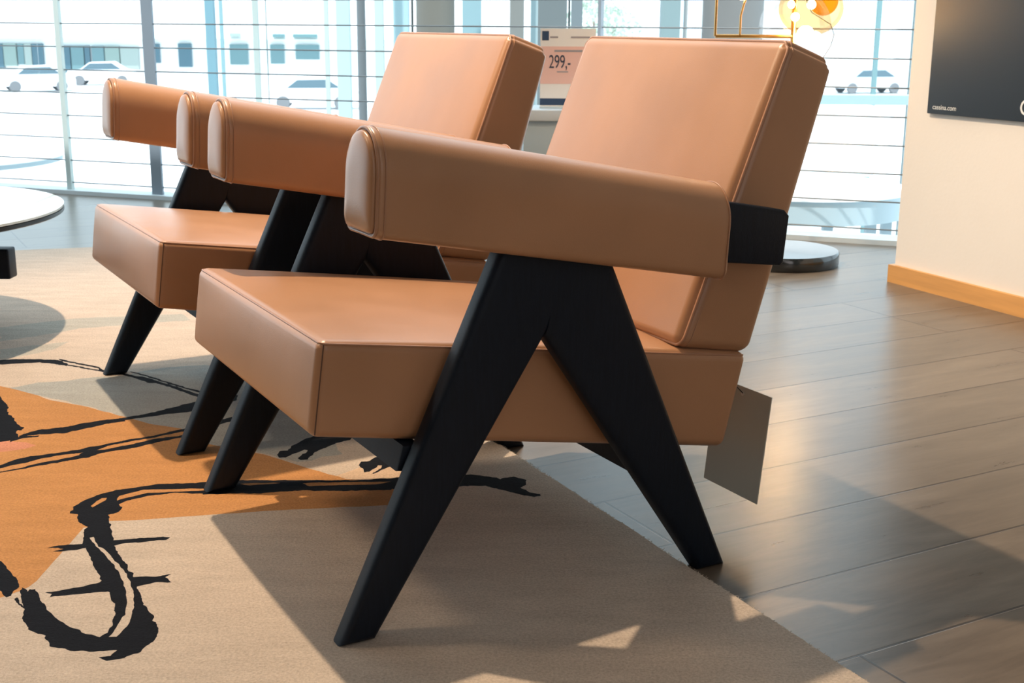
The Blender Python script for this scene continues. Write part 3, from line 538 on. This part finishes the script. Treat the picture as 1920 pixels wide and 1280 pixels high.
def plate(name, poly, y0, y1, bev, skip, mat, parent, seg=4):
    """polygon in the x-z plane given thickness y0..y1; edges of segment indices in skip stay sharp"""
    n = len(poly)
    vs = [Vector((x, y0, z)) for x, z in poly] + [Vector((x, y1, z)) for x, z in poly]
    fs = [tuple(range(n)), tuple(range(2 * n - 1, n - 1, -1))] + [(i, (i + 1) % n, n + (i + 1) % n, n + i) for i in range(n)]
    me = bpy.data.meshes.new(name); me.from_pydata([tuple(v) for v in vs], [], fs)
    bm = bmesh.new(); bm.from_mesh(me); bm.verts.ensure_lookup_table(); bmesh.ops.recalc_face_normals(bm, faces=bm.faces)
    ed = []
    for e in bm.edges:
        a, b = sorted(v.index for v in e.verts)
        if b < n or a >= n:
            i, j = (a % n, b % n); k = i if (i + 1) % n == j else j
            if k not in skip: ed.append(e)
    bmesh.ops.bevel(bm, geom=ed, offset=bev, segments=seg, profile=0.5, affect='EDGES')
    for f in bm.faces: f.smooth = True
    for e in bm.edges: e.smooth = not (len(e.link_faces) == 2 and e.calc_face_angle(0) > radians(28))
    bm.to_mesh(me); bm.free(); me.materials.append(mat)
    return link(bpy.data.objects.new(name, me), parent)

def make_chair():
    root = empty('armchair')
    p = P_
    seat, rim, vs_ = cushion('seat', p['s1'], p['s2'], p['s3'], p['s4'], WS, 0.013, dict(top=0.017, front=0.006, side=0.003, bottom=0.002), LEATHER, root)
    m = MB(); m.tube(rim('top'), 0.0017, 8, closed=True); m.obj('piping', PIPING, seat, angle=80)
    for sv in (1, -1):
        m = MB(); m.tube(vs_(1, sv, 0.5), 0.0009, 6); m.obj('corner_seam', SEAM, seat, angle=80)
    back, rim, vs_ = cushion('backrest', p['b1'], (p['b1'][0], p['b1'][1]), p['b3'], p['b4'], WS, 0.02, {}, LEATHER, root) if False else \
        cushion('backrest', p['b1'], p['b2'], p['b3'], p['b4'], WS - 0.001, 0.019, dict(front=0.012, side=0.003, rear=0.006, top=0.003), LEATHER, root, plan=0.015)
    m = MB(); m.tube(rim('front', 0.82), 0.0026, 8, closed=True); m.obj('piping', PIPING, back, angle=80)
    m = MB(); m.tube(rim('front', 0.99, 0.0), 0.0011, 6, closed=True); m.obj('piping', PIPING, back, angle=80)
    for sg in (1, -1): armrest(root, sg)
    mid = (0.028, 0.4685 + 0.012); f6 = (p['f6'][0] - .004, p['f6'][1] + 0.012); f7 = (p['f7'][0] + .004, p['f7'][1] + 0.012)
    for sg in (1, -1):
        y0, y1 = sorted((sg * YA, sg * (YA - TL)))
        plate('leg', [p['f1'], p['f2'], p['f3'], mid, f6], y0, y1, 0.0115, (2, 3), BLACK, root)
        plate('leg', [p['f5'], f7, mid, p['f3'], p['f4']], y0, y1, 0.0115, (1, 2), BLACK, root)
        plate('arm_rail', [(-.14, .470), (-.14, .545), (-.2330, .5315), (-.335, .5135), (-.3440, .505), (-.338, .440), (-.333, .4355), (-.229, .4485)], y0 + (0.0 if sg > 0 else 0.002), y1 - (0.002 if sg > 0 else 0), 0.004, (), BLACK, root, 3)
    yi = YA - TL + 0.001
    plate('stretcher', [(.213, .213), (.240, .217), (.231, .250), (.206, .247)], -yi, yi, 0.003, (), BLACK, root, 2)
    plate('stretcher', [(-.160, .148), (-.120, .152), (-.118, .190), (-.158, .182)], -yi, yi, 0.003, (), BLACK, root, 2)
    return root
def copy_tree(o, parent=None):
    c = o.copy(); COL.objects.link(c); c.parent = parent
    for ch in list(o.children): copy_tree(ch, c)
    return c
ch = make_chair(); ch.location = (-0.0679, 1.8525, 0.0); ch.rotation_euler = (0, 0, radians(208.739))
tag(ch, 'nearest tan leather armchair with black V-shaped legs, front right of the pair', 'armchair', 'tan leather armchairs on the rug')
cb = copy_tree(ch); cb.location = (-0.4546, 2.5607, 0.0); cb.rotation_euler = (0, 0, radians(209.538))
tag(cb, 'farther tan leather armchair behind the near one, towards the railing', 'armchair', 'tan leather armchairs on the rug')

# swing tag hanging behind the near chair's seat
def chair_pt(l, base=ch):
    return Matrix.Translation(base.location) @ Matrix.Rotation(base.rotation_euler.z, 4, 'Z') @ Vector(l)
def tag_card():
    t = MB(); q = [(-.360, .2598, .0564), (-.360, .128, .0564), (-.3772, .128, .2228), (-.3772, .2598, .2228)]
    vs = []
    for dx in (0, -0.0016):
        for a in q: vs.append(chair_pt((a[0] + dx, a[1], a[2])))
    t.add(vs, [(0, 1, 2, 3), (7, 6, 5, 4), (0, 4, 5, 1), (1, 5, 6, 2), (2, 6, 7, 3), (3, 7, 4, 0)])
    root = empty('swing_tag', chair_pt((-.36, .19, .056)))
    root.location.z = 0.0
    o = t.obj('card', CARD, root); o.location = -root.location
    c = MB(); c.tube([chair_pt((-.3765, .195, .212)) - root.location, chair_pt((-.350, .192, .24)) - root.location, chair_pt((-.318, .19, .262)) - root.location], 0.0008, 6)
    c.obj('cord', simple('cord_dark', (0.03, 0.03, 0.03), 0.6), root)
    h = MB(); h.lathe([(0.0016, -0.0012), (0.0034, -0.0012), (0.0034, 0.0012), (0.0016, 0.0012)], 16)
    e = h.obj('eyelet', simple('eyelet_metal', (0.7, 0.7, 0.7), 0.3, 1.0), root)
    e.location = chair_pt((-.3762, .195, .212)) - root.location; e.rotation_euler = (0, pi / 2 - 0.1, ch.rotation_euler.z)
    tag(root, 'grey cardboard tag hanging behind the seat of the near armchair', 'tag')
tag_card()

# ------------------------------------------------------------------ glass coffee table at the left
GLASS_TOP = simple('table_glass', (0.62, 0.70, 0.72), 0.06, 0.0, Specular_IOR_Level=0.9)
def coffee_table():
    r = 0.49; cx, cy = -1.57, 2.94; z = 0.33
    root = empty('coffee_table', (cx, cy, 0.012)); tag(root, 'round low table with pale glossy top and dark rim at the left edge', 'table')
    m = MB(); m.lathe([(0, z - .032), (r - .003, z - .032), (r, z - 0.030), (r, z - .0215), (0, z - 0.0212)], 96); m.obj('rim', simple('rim_black', (0.01, 0.012, 0.014), 0.25), root)
    m = MB(); m.lathe([(0, z - .021), (r - 0.003, z - .021), (r, z - .0195), (r, z - .0145), (r - .003, z - .013), (0, z - .0125)], 96); m.obj('tabletop', GLASS_TOP, root)
    m = MB(); m.box(-0.35, 0.285, 0.23, 0.28, 0.106, 0.184); bevel_obj(m.obj('base_beam', BLACK, root), 0.005)
    for (x, y) in ((-.33, .25), (-.05, .25), (-.33, -.25), (-.12, -.28)):
        m = MB(); m.box(x - .02, x + .02, y - .02, y + .02, 0, z - .03); bevel_obj(m.obj('leg', BLACK, root), 0.004)
    m = MB(); m.box(-0.35, -0.05, -0.29, -0.25, 0.15, 0.20); bevel_obj(m.obj('base_beam', BLACK, root), 0.005)
coffee_table()

# ------------------------------------------------------------------ railing
def railing():
    root = empty('railing', RA); tag(root, 'railing of thin horizontal cables on slim posts by the windows', 'railing')
    off = -RA
    rt = Vector((0, 0, 0))
    for k in range(13):
        z = 0.05 + 0.1 * k
        m = MB(); m.tube([rail(-5.5, 0, z) + off, rail(3.9, 0, z) + off], 0.0029, 8); m.obj('cable', STEEL, root)
    m = MB(); m.tube([rail(-5.5, 0, 1.30) + off, rail(3.9, 0, 1.30) + off], 0.02, 12); m.obj('handrail', STEEL, root)
    for s in (-4.6, -2.3, 0.0, 2.02, 3.75):
        m = MB(); m.box(-0.0275, 0.0275, -0.006, 0.006, 0, 1.3, Matrix.Translation(RD * s) @ Matrix.Rotation(atan2(RD.y, RD.x), 4, 'Z')) if s != 2.02 else m.box(-0.006, 0.006, -0.02, 0.02, 0, 1.3, Matrix.Translation(RD * s) @ Matrix.Rotation(atan2(RD.y, RD.x), 4, 'Z'))
        o = m.obj('post', POSTMAT, root)
    for s in (-0.47,):
        m = MB(); m.box(-0.013, 0.013, -0.01, 0.01, 0, 1.3, Matrix.Translation(RD * s) @ Matrix.Rotation(atan2(RD.y, RD.x), 4, 'Z')); o = m.obj('post', PALEPOST, root); o['label'] = 'slim pale post'
railing()
tr = MB(); tr.box(-6, 4.6, -0.04, 0.10, 0, 0.018, Matrix.Translation(RA) @ Matrix.Rotation(atan2(RD.y, RD.x), 4, 'Z')); struct(tr.obj('trim_1', simple('edge_trim', (0.62, 0.68, 0.70), 0.5)))

# ------------------------------------------------------------------ price sign on a low display table
SIGN_PAPER = simple('sign_paper', (0.92, 0.85, 0.78), 0.6)
SIGN_PINK = simple('sign_salmon', (0.90, 0.55, 0.46), 0.6)
SIGN_NAVY = simple('sign_navy', (0.03, 0.06, 0.12), 0.6)
SIGN_GREY = simple('sign_grey_print', (0.38, 0.33, 0.33), 0.6)
def display_table():
    root = empty('display_table', (0.20, 4.66, 0)); tag(root, 'low pale grey display table holding the price sign', 'table')
    tm = simple('pale_grey_laminate', (0.58, 0.62, 0.64), 0.4)
    m = MB(); m.box(-.18, .26, -.16, .12, .428, .468); bevel_obj(m.obj('tabletop', tm, root), .004)
    m = MB(); m.box(-.165, .245, -.145, .105, .30, .4275); bevel_obj(m.obj('drawer_box', simple('pale_blue_front', (0.42, 0.50, 0.54), 0.5), root), .003)
    for (x, y) in ((-.15, -.13), (.23, -.13), (-.15, .09), (.23, .09)):
        m = MB(); m.box(x - .012, x + .012, y - .012, y + .012, 0, .2995); m.obj('leg', STEEL, root)
display_table()
def price_sign():
    root = empty('price_sign', (0.094, 4.60, 0.4685)); tag(root, 'portrait price sign reading 299,- between the two chair backs', 'sign')
    W_, H_ = 0.196, 0.277
    m = MB(); m.box(0, W_, -0.001, 0.001, 0.006, H_); m.obj('sheet', SIGN_PAPER, root)
    m = MB(); m.box(-0.001, W_ + .001, -0.02, 0.02, 0, 0.006); m.obj('sign_base', simple('acrylic', (0.6, 0.68, 0.7), 0.15), root)
    y0, y1 = -0.0018, -0.0011
    m = MB(); m.box(0.0, W_, y0, y1, 0.085, 0.215); m.obj('colour_field', SIGN_PINK, root)
    m = MB(); m.box(0.0, W_, y0, y1, 0.010, 0.034); m.obj('footer_band', SIGN_NAVY, root)
    m = MB(); m.box(0.006, 0.030, y0, y1, 0.236, 0.268); m.obj('logo_mark', SIGN_NAVY, root)
    m = MB(); m.box(0.034, 0.062, y0, y1, 0.244, 0.250); m.obj('small_print', SIGN_GREY, root); m = MB(); m.box(0.108, 0.175, y0, y1, 0.244, 0.250); m.obj('small_print', SIGN_GREY, root); m = MB(); m.box(0.05, 0.165, y0 - .0008, y1 - .0008, 0.196, 0.203); m.obj('small_print', SIGN_GREY, root); m = MB(); m.box(0.06, 0.10, y0 - .0008, y1 - .0008, 0.125, 0.129); m.obj('small_print', SIGN_GREY, root)
    _t = text('299,-', 0.066, 'lettering', simple('sign_ink', (0.03, 0.04, 0.07), 0.6), root, (0.030, -0.0022, 0.140), (pi / 2, 0, 0), sx=0.95); _t.scale = (0.62, 1, 1)
price_sign()

# ------------------------------------------------------------------ floor lamp with glass globes
def glass_mat(name, col, alpha):
    m, t, b = nt_new(name); L = t.links
    t.nodes.remove(b)
    tr_ = N(t, 'ShaderNodeBsdfTransparent'); tr_.inputs[0].default_value = (*col, 1)
    gl = N(t, 'ShaderNodeBsdfGlossy'); gl.inputs['Roughness'].default_value = 0.03
    lw = N(t, 'ShaderNodeLayerWeight'); lw.inputs['Blend'].default_value = alpha
    mx = N(t, 'ShaderNodeMixShader'); fm = N(t, 'ShaderNodeMath'); fm.operation = 'MULTIPLY'; fm.inputs[1].default_value = 0.3; L.new(lw.outputs['Fresnel'], fm.inputs[0]); L.new(fm.outputs[0], mx.inputs[0]); L.new(tr_.outputs[0], mx.inputs[1]); L.new(gl.outputs[0], mx.inputs[2])
    L.new(mx.outputs[0], t.nodes['Material Output'].inputs['Surface']); return m
def emit(name, col, s):
    m, t, b = nt_new(name); b.inputs['Base Color'].default_value = (*col, 1); b.inputs['Emission Color'].default_value = (*col, 1); b.inputs['Emission Strength'].default_value = s; return m
def floor_lamp():
    cx, cy = 0.885, 4.12
    root = empty('floor_lamp', (cx, cy, 0)); tag(root, 'brass floor lamp with clear and amber glass globes on black disc base', 'lamp')
    m = MB(); m.lathe([(0, 0), (.186, 0), (.190, .006), (.190, .040), (.186, .046), (0, .0465)], 96)
    m.obj('base', simple('black_metal', (0.012, 0.015, 0.017), 0.14, Specular_IOR_Level=0.8), root)
    m = MB(); m.tube([(0, 0, .0465), (0, 0, 1.5)], 0.008, 12); m.obj('pole', BRASS, root)
    m = MB(); m.tube([(-.25, -.02, .727), (0, 0, .727)], 0.006, 8); m.obj('arm', BRASS, root)
    m = MB(); m.tube([(-.25, -.02, .727), (-.25, -.02, 1.35)], 0.0045, 8); m.obj('rod', BRASS, root)
    a = MB(); a.tube([(-.172, -.02, .73), (-.172, -.02, .79), (-.165, -.02, .82), (-.158, -.02, .845), (-.17, -.02, .87)], .0035, 8); a.obj('rod', BRASS, root)
    def sph(r, c, sx=1, sz=1, n=40):
        b = MB(); b.lathe([(max(0.0005, r * sin(pi * k / 24)) * sx, -r * cos(pi * k / 24) * sz) for k in range(25)], n, c); return b
    clear = glass_mat('clear_glass', (0.93, 0.91, 0.90), 0.3); amber = glass_mat('amber_glass', (1.0, 0.80, 0.55), 0.12); deep = glass_mat('deep_amber_glass', (1.0, 0.60, 0.14), 0.15)
    hot = emit('warm_bulb', (1.0, 0.72, 0.38), 90)
    g = sph(.112, (0.0, -.02, .752), 1, 1.1).obj('globe', clear, root); g['label'] = 'clear glass globe'
    g = sph(.10, (0.045, -.03, .812), 1, .82).obj('globe', amber, root); g['label'] = 'amber glass globe'
    g = sph(.046, (0.112, .09, .838)).obj('globe', deep, root); g['label'] = 'dark amber glass globe'
    g = sph(.022, (-.172, -.02, .86)).obj('bulb', hot, root)
    for c, r in (((-.005 + .0, -.04, .787), .013), ((.03, -.04, .735), .026), ((.062, -.03, .722), .022), ((.05, -.01, .825), .014), ((-.01, 0, .825), .012)):
        sph(r, c, 1, 1, 20).obj('bulb', hot, root)
    m = MB(); pts = [(0.01, -.1, .85), (.016, -.11, .825), (.03, -.11, .80), (.06, -.11, .782), (.095, -.09, .765), (.115, -.06, .735), (.112, -.04, .70), (.10, -.02, .67), (.05, -.01, .6), (0.0, -.009, .5)]
    m.tube(pts, .0014, 6); m.obj('cord', simple('lamp_cord', (0.06, 0.05, 0.04), 0.5), root)
    light('lamp_glow', 'POINT', (cx + .02, cy - .02, .78), 3, (1, .62, .3), None, shadow_soft_size=0.03)
floor_lamp()

# ------------------------------------------------------------------ beyond the railing
SUNNY = simple('white_lacquer', (0.85, 0.88, 0.90), 0.6)
RIM_SHADE = simple('shaded_rim', (0.36, 0.46, 0.50), 0.5)  # blue-grey puts shade into the colour of the white platforms' sides
PALE = simple('pale_blue_paint', (0.30, 0.42, 0.47), 0.5)
def platform(name, cx, cy, r, z0, z1, label, mat):
    root = empty(name, (cx, cy, -1.2)); tag(root, label, 'display platform')
    m = MB(); m.lathe([(0, z0), (r - .01, z0), (r - .01, z1 - .0121), (0, z1 - .012)], 72); m.obj('rim', RIM_SHADE, root).location = (0, 0, 1.2)
    m = MB(); m.lathe([(0, z1 - .0119), (r, z1 - .0119), (r, z1 - .004), (r - .004, z1), (0, z1)], 72); m.obj('top', mat, root).location = (0, 0, 1.2)
    for (x, y) in ((-.5, -.3), (.17, -.50), (.58, -.42), (.8, -.15)) if cx > 0 else ((-.6, 0), (-.5, .4)):
        m = MB(); m.box(x * r - .02, x * r + .02, y * r - .02, y * r + .02, 0, z0 + 1.2 - 0.001); m.obj('leg', simple('grey_leg', (0.35, 0.42, 0.45), 0.5), root)
platform('display_platform', 1.22, 5.40, 0.46, -0.01, 0.10, 'white round display platform beyond the railing, right of the chairs', SUNNY)
platform('display_platform', -3.41, 7.4, 0.75, -0.04, 0.0, 'white round display platform beyond the railing at the far left', SUNNY)
m = MB(); m.box(0.7, 1.56, 5.95, 6.08, 0.07, 0.40); o = bevel_obj(m.obj('radiator_cover', SUNNY), 0.02, 4); o.location = (0.14, 0, 0); tag(o, 'white boxy cover with rounded corners standing behind the railing', 'radiator cover')
m = MB(); m.box(0.9, 2.6, 6.3, 6.42, 0.385, 0.43); struct(m.obj('trim_2', PALE))
# lower terrace
g = MB(); g.box(-90, 90, 5.95, 260, -3.4, -3.3); gm = noisy('pale_paving', (0.72, 0.74, 0.76), 0.8, amp=0.05, scale=0.3)
struct(g.obj('ground', gm))
lg = MB(); lg.box(-6, 5, 5.2, 5.9, -1.25, -1.2); struct(lg.obj('trim_3', SUNNY))
# columns and window mullions beyond the railing
def ucol(u0, u1, D, kind, col, label, ztop=3.6, zbot=-3.3, name='column'):
    x0 = (u0 - 960) / F_PX * D * 1.0; x1 = (u1 - 960) / F_PX * D
    xc, r = (x0 + x1) / 2, (x1 - x0) / 2
    m = MB()
    if kind == 'round': m.lathe([(r, zbot), (r, ztop)], 40, (xc, D, 0))
    else: m.box(x0, x1, D, D + min(0.3, 2 * r), zbot, ztop)
    o = m.obj(name, simple(name + '_paint', col, 0.6)); 
    return o
gcol = (0.17, 0.17, 0.165)
for u0, u1, D, k, c, lab in (
    (782, 852, 8.0, 'round', (0.14, 0.135, 0.115), 'round beige column just right of the dark mullion, over the farther chair'),
    (1302, 1412, 7.6, 'round', (0.16, 0.16, 0.155), 'thick round grey column behind the brass lamp'),
    (1004, 1056, 8.2, 'flat', (0.13, 0.155, 0.16), 'flat blue grey column above the price sign'),
    (952, 978, 9.0, 'flat', (0.20, 0.21, 0.20), 'narrow grey column left of the price sign'),
    (674, 690, 8.6, 'round', (0.13, 0.15, 0.16), 'slender round grey column left of the farther chair back'),
    (1228, 1262, 9.0, 'flat', (0.20, 0.28, 0.29), 'pale blue grey column behind the near chair back')):
    o = ucol(u0, u1, D, k, c, lab); tag(o, lab, 'column')
# window wall: glazed mullions
def mullion(i, u0, u1, D, col):
    o = ucol(u0, u1, D, 'flat', col, '', 3.6, -3.3, 'mullion'); o.name = 'trim_%d' % i; struct(o)
for i, (u0, u1, c) in enumerate(((398, 414, (0.16, 0.30, 0.36)), (424, 430, (0.22, 0.38, 0.42)), (484, 494, (0.36, 0.42, 0.40)), (508, 510, (0.14, 0.2, 0.2)), (614, 622, (0.42, 0.5, 0.48)), (636, 660, (0.40, 0.52, 0.54)), (706, 722, (0.42, 0.52, 0.50)), (740, 768, (0.34, 0.50, 0.54)), (773, 777, (0.03, 0.04, 0.04)), (866, 900, (0.24, 0.38, 0.42)), (1058, 1062, (0.06, 0.07, 0.07)), (1064, 1084, (0.30, 0.33, 0.34)), (990, 1003, (0.30, 0.40, 0.42)), (1268, 1275, (0.3, 0.32, 0.32)), (1619, 1627, (0.16, 0.28, 0.30)), (1685, 1688, (0.12, 0.17, 0.18)))):
    mullion(10 + i, u0, u1, 9.4, c)
WG = glass_mat('window_glass', (0.97, 0.99, 1.0), 0.12)
for i in range(6):
    m = MB(); x0 = -6 + i * 2.4; m.box(x0 + .01, x0 + 2.39, 9.75, 9.76, -3.3, 3.6); struct(m.obj('window_%d' % (i + 1), WG))

# street: building with shop windows and parked cars
FAC = simple('facade_white', (0.86, 0.87, 0.88), 0.8)
SHOP = [simple('shop_glass_%d' % k, c, 0.2) for k, c in enumerate(((0.06, 0.13, 0.17), (0.12, 0.22, 0.24), (0.22, 0.30, 0.28), (0.30, 0.36, 0.34)))]
def bx(u, D): return (u - 960) / F_PX * D
def bz(v, D): return EYE - (v - 44) / F_PX * D
def building():
    D = 100
    root = empty('building', (-30, D, -3.3)); tag(root, 'long white shop building across the street with blue grey shopfronts', 'building')
    m = MB(); m.box(bx(-60, D), bx(1240, D), D, D + 14, -3.3, 9); m.obj('wall', FAC, root).location = (30, -D, 3.3)
    spec = [(0, 28, 85, 128, 0), (29, 52, 85, 125, 2), (55, 66, 85, 122, 1), (67, 80, 85, 124, 3), (81, 101, 85, 124, 0), (126, 150, 88, 160, 0), (152, 175, 88, 150, 1), (177, 186, 88, 130, 0), (190, 212, 88, 130, 1), (214, 240, 88, 128, 2), (242, 275, 90, 130, 3), (296, 314, 84, 118, 0), (348, 372, 83, 125, 0), (442, 475, 84, 120, 1), (443, 462, 64, 70, 3), (516, 541, 84, 118, 1), (521, 543, 65, 71, 1), (562, 605, 84, 110, 1), (558, 602, 65, 71, 1), (-40, -5, 85, 128, 1)]
    for (u0, u1, v0, v1, k) in spec:
        m = MB(); m.box(bx(u0, D), bx(u1, D), D - 0.3, D + 0.1, bz(v1, D), bz(v0, D)); o = m.obj('window', SHOP[k], root); o.location = (30, -D, 3.3)
    m = MB(); m.box(bx(-60, D), bx(1240, D), D - 1.2, D, bz(76, D), bz(75, D) + .02); o = m.obj('cornice', simple('cornice_grey', (0.4, 0.52, 0.5), 0.7), root); o.location = (30, -D, 3.3)
building()
CARW = simple('car_white', (0.85, 0.87, 0.9), 0.3); CARD_ = simple('car_silver', (0.55, 0.62, 0.66), 0.3); CGL = simple('car_glass', (0.08, 0.13, 0.16), 0.1); TYRE = simple('tyre', (0.16, 0.17, 0.18), 0.8)  # tyre colour lightened to stand in for glare
def car(u, D, L, yaw, paint, label, h=1.5):
    root = empty('car', (bx(u, D), D, -3.3), yaw); tag(root, label, 'car', 'cars parked on the street')
    prof = [(-L / 2, .35), (-L / 2, .75), (-L / 2 + .15, .95), (-L * .30, 1.0), (-L * .16, h * .97), (L * .18, h), (L * .34, 1.02), (L * .47, .92), (L / 2, .7), (L / 2, .3)]
    def ext(pr, y0, y1, top=0):
        n = len(pr); b = MB(); b.add([(x, y0 + (top if z > 1.1 else 0), z) for x, z in pr] + [(x, y1 - (top if z > 1.1 else 0), z) for x, z in pr], [tuple(range(n)), tuple(range(2 * n - 1, n - 1, -1))] + [(i, (i + 1) % n, n + (i + 1) % n, n + i) for i in range(n)]); return b
    ext(prof, -.85, .85, .14).obj('body', paint, root)
    ext([(-L * .27, 1.02), (-L * .155, h * .93), (L * .17, h * .95), (L * .31, 1.03)], -.862, .862, .1).obj('windows', CGL, root)
    for x in (-L * .31, L * .31):
        for y in (-.80, .80):
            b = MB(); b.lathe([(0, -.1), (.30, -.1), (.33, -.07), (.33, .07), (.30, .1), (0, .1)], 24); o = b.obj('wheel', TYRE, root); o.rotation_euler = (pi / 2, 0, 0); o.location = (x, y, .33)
car(82, 76, 4.2, 0.5, CARW, 'white car parked on the street at the far left')
car(205, 84, 4.3, 0.15, CARW, 'white car parked outside between the two railing posts')
car(590, 62, 4.4, 0.1, CARW, 'white car parked outside left of the farther chair back')
car(1135, 84, 4.2, 2.9, CARD_, 'silver car parked outside right of the price sign')
car(1610, 80, 4.5, 0.2, CARD_, 'silver car parked outside right of the lamp')
def tree(u, D, h, label, seed):
    rnd_ = random.Random(seed); root = empty('tree', (bx(u, D), D, -3.3)); tag(root, label, 'tree', 'trees across the street')
    m = MB(); m.tube([(0, 0, 0), (.1, 0, h * .5), (0, .1, h * .8)], [.16, .11, .05], 8); m.obj('trunk', simple('bark', (0.2, 0.17, 0.15), 0.9), root)
    f = MB()
    for k in range(900):
        a = rnd_.uniform(0, 2 * pi); z = rnd_.uniform(.35, 1) * h; rr = h * .32 * sqrt(max(0, 1 - ((z / h - .65) / .37) ** 2)) * rnd_.random() ** .5
        c = Vector((rr * cos(a), rr * sin(a), z)); s = rnd_.uniform(.08, .16)
        v = [c + Vector([rnd_.uniform(-s, s) for _ in range(3)]) for _ in range(4)]
        f.add(v, [(0, 1, 2), (0, 2, 3), (0, 3, 1), (1, 3, 2)])
    f.obj('crown', simple('pale_leaves', (0.42, 0.50, 0.42), 0.8), root)
tree(1105, 60, 5.2, 'pale leafy tree seen above the price sign', 1); tree(1140, 66, 5.0, 'pale leafy tree between the price sign and the near chair back', 2)
